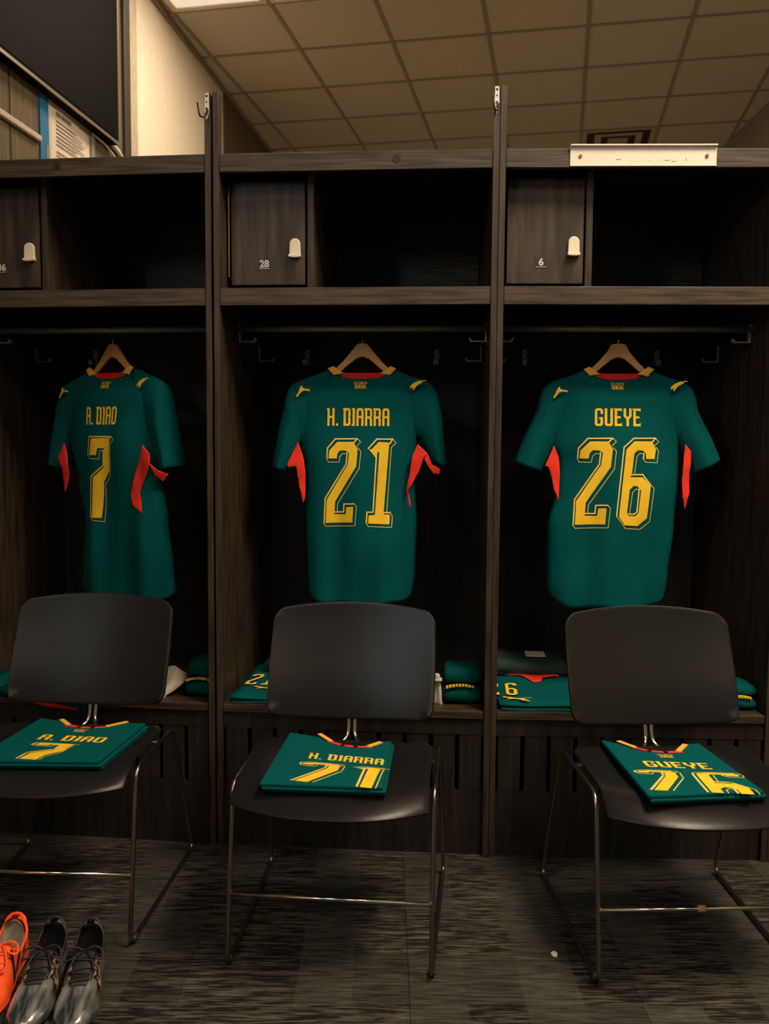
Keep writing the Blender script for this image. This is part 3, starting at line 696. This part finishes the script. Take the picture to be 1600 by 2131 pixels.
jersey(0, math.radians(-24), .438, 'green football shirt turned sideways in the left locker, yellow number 7', 'turned wooden hanger under the rod in the left locker', 'A. DIAO', '7', 640, 240, .71,
       [(.74, .155), (.85, .142), (1.0, .125), (1.12, .155), (1.26, .199), (1.44, .222)], [(.74, .270), (.85, .255), (1.0, .232), (1.15, .205), (1.26, .195), (1.44, .222)],
       SL(-1), SL(1), [('l', [j1([(290,905),(240,1020),(270,1110),(275,1180),(295,1300),(328,1160),(315,1040)])]), ('r', [j1([(895,920),(945,985),(950,1050),(925,1120),(885,1220),(868,1280),(888,1425),(820,1370),(810,1290),(840,1120)]), j1([(940,1050),(1000,1100),(1060,1125),(1080,1130),(1040,1185),(985,1140)])])],
       dict(x=[(-.058, .066)], top=1.275, bot=.993), (-.068, .068, 1.370, 1.312), 5)

# ------------------------------------------------------------------ chairs
def chair(loc, rz, label):
    c = thing('stacking_chair', label, 'chair', loc, rz, 'black sled-base chairs')
    # seat shell
    def seat(u, v):
        a = 2*u-1; yb = .080
        front = -.345 + .075*abs(a)**2.4
        y = yb + (front-yb)*v
        w_ = .232*(1-.10*max(0, (.12-v)/.12)**2)
        x = a*w_
        z = .447 - .016*math.cos(a*math.pi/2)*math.sin(min(1, v*1.15)*math.pi) - .040*max(0, (v-.72)/.28)**2
        return (x, y, z)
    bm = bmesh.new(); grid(bm, seat, 28, 28); obj('seat', bm, 'chair', c, smooth=True, solid=.007, soff=-1, bevel=.002)
    # backrest shell
    def back(u, v):
        a = 2*u-1; t = 2*v-1; hw, hh, r = .231, .1365, .034
        x, zc = a*hw, t*hh
        dx, dz = abs(x)-(hw-r), abs(zc)-(hh-r)
        if dx > 0 and dz > 0:
            k = max(dx, dz)/math.hypot(dx, dz); x = math.copysign(hw-r+dx*k, x); zc = math.copysign(hh-r+dz*k, zc)
        x *= 1 - .012*abs(t)
        arch = .020*(1-a*a)*max(0, t) - .014*(1-a*a)*max(0, -t)
        return (x, .172 + .05*t - .036*a*a + .006*math.sin(t*2), .651 + zc + arch)
    bm = bmesh.new(); grid(bm, back, 44, 32); obj('backrest', bm, 'chair', c, smooth=True, solid=.009, bevel=.002)
    for s in (-1, 1):
        pts = [(s*.243, -.205, .437), (s*.243, -.27, .0125), (s*.256, .272, .0125), (s*.246, .105, .437)]
        bm = bmesh.new(); tube(bm, fillet(pts, .035, 7, closed=True), .0058, 10, closed=True)
        fr = obj('side_frame', bm, 'chrome_dark', c, smooth=True)
        bm = bmesh.new(); tube(bm, [(s*.2436, -.2695+.02, .0125), (s*.2440, -.2695+.045, .0125)], .0085, 10); obj('glide', bm, 'rubber', fr, smooth=True)
    bm = bmesh.new(); tube(bm, [(-.243, -.245, .178), (.243, -.245, .178)], .0052, 10); obj('front_stretcher', bm, 'chrome', c, smooth=True)
    bm = bmesh.new(); tube(bm, [(-.235, .02, .425), (.235, .02, .425)], .0055, 10); obj('seat_bar', bm, 'chrome_dark', c, smooth=True)
    for s in (-1, 1):
        pts = [(s*.10, -.02, .424), (s*.035, .10, .430), (s*.0085, .135, .445), (s*.0085, .150, .50), (s*.022, .160, .535), (s*.06, .172, .60)]
        bm = bmesh.new(); tube(bm, fillet(pts, .03, 5), .0056, 10); obj('back_support', bm, 'chrome', c, smooth=True)
    return c
CH = [((-.853, 2.372, 0), math.radians(-2.6), 'black chair in front of the left locker, its left side cut off'),
      ((-.100, 2.252, 0), math.radians(-5.4), 'black chair in the middle before locker 28'),
      ((.735, 2.222, 0), math.radians(2.4), 'black chair before locker 6 with a brown clip on its bar')]
chairs = [chair(*a) for a in CH]
bm = bmesh.new(); tube(bm, [(-.008, -.245, .178), (.010, -.245, .178)], .0078, 12); obj('bar_clip', bm, 'clip', chairs[2], smooth=True, label='brown clip on the front bar')
# ------------------------------------------------------------------ folded shirts on the seats
def folded(k, quad, neck, label, name, digits, numx, namex, crest):
    """quad TL,TR,BR,BL and neck points in plan at the height of the cloth's top"""
    zt = .473; f = .971
    q = [Vector(a)*f for a in quad]; nk = [Vector(a)*f for a in neck]
    ctr = (q[0]+q[1]+q[2]+q[3])/4
    J = thing('folded_jersey', label, 'jersey', (ctr.x, ctr.y, 0), 0, 'shirts folded on the seats')
    def out(sc, dx=0, dy=0): return [((p_.x-ctr.x)*sc+dx, (p_.y-ctr.y)*sc+dy) for p_ in [q[0]]+nk+[q[1], q[2], q[3]]]
    for i, (z0, z1, sc, dx, dy) in enumerate(((.4485, .4560, .985, .008, .004), (.4563, .4640, 1.01, .006, .0), (.4643, zt, 1.0, 0, 0))):
        bm = bmesh.new(); prism(bm, list(reversed(out(sc, dx, dy))), 'z', z0, z1)
        obj('folded_layer', bm, 'green', J, bevel=.003, segs=3)
    # axes of the print
    nc = (nk[0]+nk[-1])/2; ax = (q[1]-q[0]).normalized(); dn = ((q[2]+q[3])/2-(q[0]+q[1])/2); dl = dn.length; dn.normalize()
    low = max((p_-nc).dot(dn) for p_ in nk)
    def mp(x, z, off=.0008):  # z: minus distance below the neck chord
        p_ = nc + ax*x + dn*(-z); return (p_.x-ctr.x, p_.y-ctr.y, zt+off)
    edge = [( (p_-nc).dot(ax), -(p_-nc).dot(dn)) for p_ in nk]
    bm = bmesh.new(); w_ = .012
    n = len(edge); a1 = max(1, n//4)
    mid = edge[a1:n-a1]
    decal(bm, [s for s in offset_line([(a, b-.004) for a, b in mid], w_)], mp); obj('neck_tape', bm, 'red', J)
    bm = bmesh.new(); decal(bm, [s for part in (edge[:a1+1], edge[n-a1-1:]) for s in offset_line([(a, b+.002) for a, b in part], .013)], lambda x, z: mp(x, z, .0012)); obj('collar', bm, 'orange_yellow', J, solid=.002)
    fold = -((q[2]+q[3])/2-nc).dot(dn)
    base = -(low+.075)
    bm = bmesh.new(); h_ = .040; wd = word(name, h_, 0, base-h_)
    xs = [p_[0] for pl in wd for p_ in (pl[0] if isinstance(pl, tuple) else pl)]; kx = (namex[1]-namex[0])/(max(xs)-min(xs)); m0 = (max(xs)+min(xs))/2; c0 = sum(namex)/2
    fx = lambda p_: (c0+(p_[0]-m0)*kx, p_[1])
    wd = [([fx(p_) for p_ in pl[0]], [[fx(p_) for p_ in h] for h in pl[1]]) if isinstance(pl, tuple) else [fx(p_) for p_ in pl] for pl in wd]
    decal(bm, wd, mp, .05); obj('name_print', bm, 'yellow', J)
    top = base-h_-.022
    for ch, (a, b) in zip(digits, numx):
        vis = top-(fold+.004)
        def warp(z):
            t = (top-z)/.285
            return top - vis*(.16*t/.24 if t < .24 else .16+.84*(t-.24)/.42)
        f_, th, tn = figure(ch, a, b, top, top-.285, tw=.0055, nw=.0026)
        bm = bmesh.new(); decal(bm, f_, lambda x, z: mp(x, warp(z)), .03, clip=top-.285*.66); o = obj('number_print', bm, 'yellow', J)
        bm = bmesh.new(); decal(bm, th+tn, lambda x, z: mp(x, warp(z), .0011), .03, clip=top-.285*.66); obj('number_outline', bm, 'yellow_line', o)
    if crest:
        bm = bmesh.new(); decal(bm, word('LES LIONS DU', .007, 0, -low-.028, 1.05, .12), mp, .05); decal(bm, word('SENEGAL', .011, 0, -low-.043, .95, .06), mp, .05); obj('crest_print', bm, 'yellow', J)
    return J
folded(0, [(-1.0, 2.517), (-.682, 2.476), (-.718, 2.168), (-1.041, 2.171)], [(-.930, 2.492), (-.90, 2.455), (-.86, 2.437), (-.82, 2.433), (-.78, 2.443), (-.741, 2.478)],
       'green shirt with number 7 folded on the left chair', 'A. DIAO', '7', [(-.075, .055)], (-.08, .10), True)
folded(1, [(-.26, 2.405), (.024, 2.339), (.001, 2.012), (-.292, 2.033)], [(-.174, 2.368), (-.150, 2.325), (-.115, 2.302), (-.079, 2.295), (-.040, 2.300), (-.008, 2.330)],
       'green shirt with number 21 folded on the middle chair', 'H. DIARRA', '21', [(-.112, .015), (.030, .125)], (-.088, .105), False)
folded(2, [(.599, 2.363), (.86, 2.338), (.894, 2.006), (.614, 1.973)], [(.645, 2.325), (.665, 2.290), (.695, 2.270), (.735, 2.267), (.775, 2.278), (.815, 2.330)],
       'green shirt with number 26 folded on the right chair', 'GUEYE', '26', [(-.130, -.010), (.0, .135)], (-.075, .080), True)

# ------------------------------------------------------------------ kit lying on the benches
def soft_slab(bm, x0, x1, y0, y1, z0, z1, skew=0, puff=.006, n=10, seed=0):
    rnd = random.Random(seed); a_, b_ = rnd.uniform(0, 6), rnd.uniform(0, 6)
    def top(u, v):
        e = min(u, 1-u, v, 1-v); h = z1 - puff*math.exp(-e*14)*1.0 + .003*math.sin(9*u+a_)*math.sin(7*v+b_)
        return (x0+(x1-x0)*u + skew*v, y0+(y1-y0)*v, h)
    V = grid(bm, top, n, n)
    def bot(u, v): return (x0+(x1-x0)*u + skew*v, y0+(y1-y0)*v, z0)
    W2 = grid(bm, bot, n, n)
    for i in range(n):
        for (A, B) in ((lambda M_, k_: M_[k_][0], 0), (lambda M_, k_: M_[k_][n], 0), (lambda M_, k_: M_[0][k_], 0), (lambda M_, k_: M_[n][k_], 0)):
            bm.faces.new((A(V, i), A(V, i+1), A(W2, i+1), A(W2, i)))
    bmesh.ops.recalc_face_normals(bm, faces=bm.faces)
    return bm
def shorts(k, x0, x1, y0, y1, label, digits, dx, dz, zt=.472, skew=0, depth=.13):
    d = P[k+1]-P[k]
    S_ = thing('folded_shorts', label, 'shorts', (P[k].x, P[k].y, ZB), math.atan2(d.y, d.x), 'shorts folded on the benches')
    h = zt-ZB
    obj('lower_fold', soft_slab(bmesh.new(), x0+.005, x1, y0, y1, .0015, h*.45, skew, seed=k), 'green', S_, smooth=True)
    obj('upper_fold', soft_slab(bmesh.new(), x0, x1-.004, y0+.006, y1, h*.46, h, skew, seed=k+5), 'green', S_, smooth=True)
    mp = lambda x, y: (x, y, h+.0035)
    bm = bmesh.new()
    for ch, (a, b) in zip(digits, dx): decal(bm, figure(ch, a, b, dz[1], dz[0])[0], mp, .05)
    obj('number_print', bm, 'yellow', S_)
    a = dx[-1][0]-.012; w_ = dx[-1][1]-dx[-1][0]+.03
    bm = bmesh.new(); decal(bm, [[(a+p_[0]*w_, dz[0]-.055+p_[1]*.045) for p_ in reversed([(1-q[0], q[1]) for q in pl])] for pl in (CAT, CATTAIL)], mp, .05); obj('cat_mark', bm, 'yellow', S_)
    return S_
shorts(1, .035, .33, .02, .46, 'green shorts numbered 21 on the middle bench behind the chair', '21', [(.050, .100), (.102, .150)], (.14, .28))
s26 = shorts(2, .030, .33, .02, .46, 'green shorts numbered 26 on the right bench behind the chair', '26', [(-.005, .050), (.056, .108)], (.09, .24), zt=.474)
bm = bmesh.new(); decal(bm, [[(.08, .352), (.08, .338), (.13, .325), (.15, .285), (.165, .245), (.19, .265), (.205, .31), (.26, .325), (.26, .352)]], lambda x, y: (x, y, .0285+.002*math.sin(60*x)), .02)
obj('red_panel', bm, 'red', s26, smooth=True, solid=.002)
shorts(0, .02, .44, .02, .36, 'green shorts numbered 7 on the left bench behind the chair', '7', [(.11, .235)], (.17, .33))
def on_bench(name, k, label, cat, x, y, z=ZB, group=None, rz=0):
    p_ = UM[k] @ Vector((x, y, z)); d = P[k+1]-P[k]
    return thing(name, label, cat, p_, math.atan2(d.y, d.x)+rz, group)
# shirt collar over the front edge of the left bench
t = on_bench('folded_undershirt', 0, 'green garment with a red edge hanging over the left bench front', 'shirt', .34, .0)
bm = bmesh.new()
def ov(u, v):
    x = -.19 + u*.285; q = v*.17
    y = .13 - q; z = .030
    if q > .145: y = -.018; z = .028 - (q-.145)/.025*(.012+.052*u)
    return (x, y - .004*math.sin(9*u), z + .002*math.sin(12*u))
grid(bm, ov, 16, 28); obj('cloth', bm, 'green', t, smooth=True, solid=.004)
bm = bmesh.new()
grid(bm, lambda u, v: (-.080 + u*.150, -.026 - .003*math.sin(5*u), .014 - .038*u**.75 - .021*v*(1-.7*u)), 14, 3); obj('red_edge', bm, 'red', t, smooth=True, solid=.003)
# socks
def socks(k, x, y, w_, label, dep=.14, hz=.115):
    t = on_bench('folded_socks', k, label, 'socks', x, y, group='green socks folded on the benches')
    def roll(z0, z1, d0, d1, sh):
        bm = bmesh.new()
        def fn(u, v):
            a = 2*math.pi*u; ca, sa = math.cos(a), math.sin(a)
            yy = (d0+d1)/2 + (d1-d0)/2*math.copysign(abs(ca)**.6, ca); zz = (z0+z1)/2 + (z1-z0)/2*math.copysign(abs(sa)**.7, sa)
            e = 1-.10*abs(2*v-1)**6
            return (-w_/2+w_*v + sh, (yy-(d0+d1)/2)*e+(d0+d1)/2, z0+(zz-z0)*e + .002*math.sin(8*v+u*9))
        V = grid(bm, fn, 20, 10, closed_u=True)
        for e_ in (0, 10):
            bm.faces.new([V[i][e_] for i in range(20)])
        bmesh.ops.recalc_face_normals(bm, faces=bm.faces)
        return bm
    obj('lower_sock', roll(.002, hz*.50, -.0, dep, 0), 'green', t, smooth=True); obj('upper_sock', roll(hz*.5, hz, .012, dep, .004), 'green', t, smooth=True)
    bm = bmesh.new(); n = 9
    for i in range(n): box(bm, -w_*.42+i*w_*.085, -w_*.42+i*w_*.085+w_*.062, -.0045+.003*i/n, .012, hz*.47+.006*math.sin(i*.35)+random.uniform(0, .002), hz*.47+.006*math.sin(i*.35)+.006)
    obj('yellow_lettering', bm, 'yellow', t)
    return t
socks(0, .775, .055, .10, 'green socks rolled on the left bench beside the white cloth')
socks(1, .755, .060, .115, 'green socks rolled on the middle bench beside the white sock')
socks(2, .765, .050, .10, 'green socks rolled at the right end of the right bench', hz=.075)
# white cloth, sock and cards
t = on_bench('white_sock', 1, 'white folded sock standing beside the green socks on the middle bench', 'sock', .668, .07)
bm = bmesh.new(); grid(bm, lambda u, v: (-.028+.056*u-.012*v*u, .012*math.sin(u*3), .002+.098*v-.006*u), 8, 10); obj('cloth', bm, 'white_cloth', t, smooth=True, solid=.014, bevel=.004)
bm = bmesh.new(); box(bm, -.02, .026, -.012, .02, .075, .079); obj('cuff', bm, 'white_cloth', t, bevel=.001)
t = on_bench('white_cloth_bundle', 0, 'crumpled white cloth on the left bench behind the chair', 'cloth', .672, .12)
bm = bmesh.new(); grid(bm, lambda u, v: (-.05+.115*u*(.35+.65*v), -.06+.06*v+.01*math.sin(6*u), .003+.078*v-.012*u*v+.006*math.sin(9*u+4*v)), 14, 12); obj('cloth', bm, 'white_cloth', t, smooth=True, solid=.010, bevel=.002)
t = on_bench('small_card', 0, 'orange and white card lying on the left bench edge', 'card', .60, .03)
obj('orange_half', bx(-.055, .0, -.022, .02, .0005, .006), M['clip'], t, bevel=.001)
bm = bmesh.new(); prism(bm, [(.0, -.018), (.062, -.022), (.066, .02), (.0, .02)], 'z', .0005, .009); obj('white_half', bm, 'white_cloth', t, bevel=.001)
# plastic packed garments
def pack(k, x, y, z, w_, d_, h_, label, sticker):
    t = on_bench('packed_garment', k, label, 'package', x, y, z, group='garments in clear plastic')
    obj('garment', soft_slab(bmesh.new(), -w_/2+.008, w_/2-.008, -d_/2+.01, d_/2-.008, .003, h_-.005, seed=k+20), 'green_in', t, smooth=True)
    bm = bmesh.new(); soft_slab(bm, -w_/2, w_/2, -d_/2, d_/2, .001, h_, puff=.016, n=24, seed=k+30)
    rnd = random.Random(k+3)
    for v in bm.verts:
        if v.co.z > .004: v.co.z += rnd.uniform(-.003, .003)
    obj('clear_bag', bm, 'plastic', t, smooth=True)
    if sticker:
        o = obj('sticker', bx(-.005, .062, -.045, .03, h_+.004, h_+.006), 'paper', t, label='white sticker')
        o.rotation_euler = (0, 0, -.05)
    return t
pack(2, .165, .44, .482, .27, .22, .042, 'clear plastic packed garment with white sticker on the shorts numbered 26', True)
pack(1, .215, .42, .480, .26, .22, .045, 'clear plastic packed garment on top of the shorts numbered 21', False)

# ------------------------------------------------------------------ football boots
def boot(loc, rz, label, upm, linm, lacem, mark):
    """toe points to local -y, heel at y=0"""
    B = thing('football_boot', label, 'boot', loc, rz, mark+' football boots')
    L = .285
    wtab = [(0, .025), (.04, .033), (.12, .035), (.35, .033), (.55, .041), (.72, .047), (.85, .043), (.94, .030), (1, .010)]
    htab = [(0, .100), (.05, .104), (.14, .088), (.28, .072), (.36, .082), (.45, .080), (.6, .064), (.75, .050), (.88, .042), (.96, .034), (1, .022)]
    def pt(s, ph, off=0):
        w_ = lerp_tab(wtab, s)+off; h_ = lerp_tab(htab, s)-.016+off
        ca, sa = math.cos(ph), math.sin(ph)
        e = .72 if s > .4 else .60
        bend = .010*math.sin(s*math.pi)
        x = w_*math.copysign(abs(ca)**e, ca) + bend*.4
        # heel tucks in above the sole
        yy = -s*L + (.010*sa if s < .05 else 0)
        if off < 0: yy = -.006 - s*(L-.012)
        return Vector((x, yy, .016 + h_*abs(sa)**.85))
    ns, np_ = 40, 28
    def upper(off, cut=.34):
        bm = bmesh.new(); V = {}
        for i in range(ns+1):
            for j in range(np_+1): V[i, j] = bm.verts.new(pt(i/ns, math.pi*j/np_, off))
        for i in range(ns):
            for j in range(np_):
                s = (i+.5)/ns; ph = (j+.5)/np_
                if s < cut and abs(ph-.5) < (.30 if s > .05 else .05)*min(1, .45+(cut-s)*6) and s > .02: continue
                bm.faces.new((V[i, j], V[i+1, j], V[i+1, j+1], V[i, j+1]))
        bm.faces.new([V[0, j] for j in range(np_+1)])
        bmesh.ops.delete(bm, geom=[v for v in bm.verts if not v.link_faces], context='VERTS')
        bmesh.ops.recalc_face_normals(bm, faces=bm.faces); return bm
    u = obj('upper', upper(0), upm, B, smooth=True)
    obj('lining', upper(-.004, .34), linm, B, smooth=True)
    # insole
    bm = bmesh.new(); prism(bm, [(lerp_tab(wtab, s/20)*.85, -s/20*L) for s in range(0, 16)] + [(-lerp_tab(wtab, s/20)*.85, -s/20*L) for s in range(15, -1, -1)], 'z', .0165, .020); obj('insole', bm, linm, B)
    # collar rim
    rim = []
    for i in range(2, 14): rim.append(pt(i/ns, math.pi*(.5-.30*min(1, .45+(.34-i/ns)*6)), .001))
    rim2 = [pt(i/ns, math.pi*(.5+.30*min(1, .45+(.34-i/ns)*6)), .001) for i in range(13, 1, -1)]
    heel = [Vector((.020, .003, .096)), Vector((.011, .006, .104)), Vector((0, .007, .106)), Vector((-.011, .006, .104)), Vector((-.020, .003, .096))]
    bm = bmesh.new(); tube(bm, rim + rim2 + list(reversed(heel)), .0035, 8, closed=True); obj('collar_rim', bm, upm if mark == 'orange' else 'boot_black', B, smooth=True)
    # tongue / lace zone
    bm = bmesh.new(); grid(bm, lambda a, b: pt(.33+.34*b, math.pi*(.5+(a-.5)*.28*(1-.45*b*b)), .0025 + (.006*(1-b) if b < .3 else 0)), 8, 16); obj('lace_zone', bm, upm if mark == 'orange' else 'boot_black', B, smooth=True, solid=.002)
    n = 6
    for i in range(n):
        s = .37+.052*i; d = .14-.008*i
        bm = bmesh.new(); tube(bm, [pt(s+.02*(k_/8)*(1 if i % 2 else -1), math.pi*(.5-d+2*d*k_/8), .0055) for k_ in range(9)], .0026, 8); obj('lace', bm, lacem, B, smooth=True)
    for sd in (-1, 1):
        c0 = pt(.38, math.pi/2, .008)
        pts = [c0, c0+Vector((sd*.018, .004, .010)), c0+Vector((sd*.040, -.004, .006)), c0+Vector((sd*.044, -.022, -.010)), c0+Vector((sd*.028, -.024, -.004)), c0+Vector((sd*.008, -.010, .001))]
        bm = bmesh.new(); tube(bm, fillet(pts, .012, 4), .0026, 8); obj('lace_bow', bm, lacem, B, smooth=True)
        bm = bmesh.new(); tube(bm, fillet([c0, c0+Vector((sd*.016, -.02, .003)), c0+Vector((sd*.030, -.05, -.018)), c0+Vector((sd*.026, -.07, -.022))], .012, 4), .0024, 8); obj('lace_end', bm, lacem, B, smooth=True)
    if mark == 'orange':
        for sd in (0, 1):
            for k_ in range(3):
                s0 = .12+.12*k_
                def sp(a, b): 
                    ph = .05+(.14, .16, .30)[k_]*b; s = s0 + .12*(1-b) + .058*a
                    return pt(s, math.pi*(ph if sd == 0 else 1-ph), .0018)
                bm = bmesh.new(); grid(bm, sp, 4, 14); obj('side_stripe', bm, 'boot_black', u, smooth=True, solid=.001)
    else:
        for sd in (0, 1):
            bm = bmesh.new(); grid(bm, lambda a, b: pt(.345+.25*a, math.pi*((.05+.31*b) if sd == 0 else 1-(.05+.31*b)), .0016), 14, 10); obj('patterned_patch', bm, 'marble', u, smooth=True, solid=.001)
    # sole plate and studs
    bm = bmesh.new(); ol = [(lerp_tab(wtab, s/30)*1.02+.004*math.sin(s/30*math.pi), -s/30*L*1.005+.002) for s in range(31)] + [(-lerp_tab(wtab, s/30)*1.02+.004*math.sin(s/30*math.pi), -s/30*L*1.005+.002) for s in range(30, -1, -1)]
    prism(bm, ol, 'z', .011, .018); so = obj('sole_plate', bm, 'sole' if mark != 'orange' else 'orange', B, bevel=.002)
    for (s, x) in ((.08, .018), (.08, -.018), (.24, .018), (.24, -.018), (.58, .030), (.58, -.028), (.72, .034), (.72, -.030), (.86, .024), (.86, -.020)):
        bm = bmesh.new(); tube(bm, [(x, -s*L, 0), (x, -s*L, .0115)], .0065, 8, taper=lambda t: .7+.4*t); obj('stud', bm, 'sole', so, smooth=True)
    return B
boot((-.890, 2.060, 0), math.radians(4), 'orange football boot with dark stripes, beside the silver boots', 'orange', 'lining', 'orange_lace', 'orange')
boot((-.990, 2.080, 0), math.radians(3), 'orange football boot cut off by the left picture edge', 'orange', 'lining', 'orange_lace', 'orange')
boot((-.790, 2.045, 0), math.radians(6), 'silver football boot with black laces next to the orange boots', 'silver', 'boot_black', 'boot_black', 'silver')
boot((-.700, 2.040, 0), math.radians(9), 'silver football boot with black laces, rightmost of the boots', 'silver', 'boot_black', 'boot_black', 'silver')

# scrap of paper on the carpet
bm = bmesh.new(); prism(bm, [(-.006, -.010), (.004, -.012), (.008, .002), (.004, .012), (-.004, .010), (-.009, .002)], 'z', .0005, .004)
o = obj('paper_scrap', bm, 'paper', bevel=.001); o.location = (.427, 2.082, 0); tag(o, 'tiny white paper scrap on the carpet by the right chair', 'paper scrap')
# lit screen on the left wall, level with the photographer's back
s_ = on_wall(thing('wall_screen', 'lit screen high on the left wall behind the photographer', 'screen'))
obj('housing', bx(-7.0, -6.14, -.08, -.02, 2.62, 3.12), 'tv', s_, bevel=.005)
obj('display', bx(-6.98, -6.16, -.083, -.0802, 2.64, 3.10), 'screen', s_)
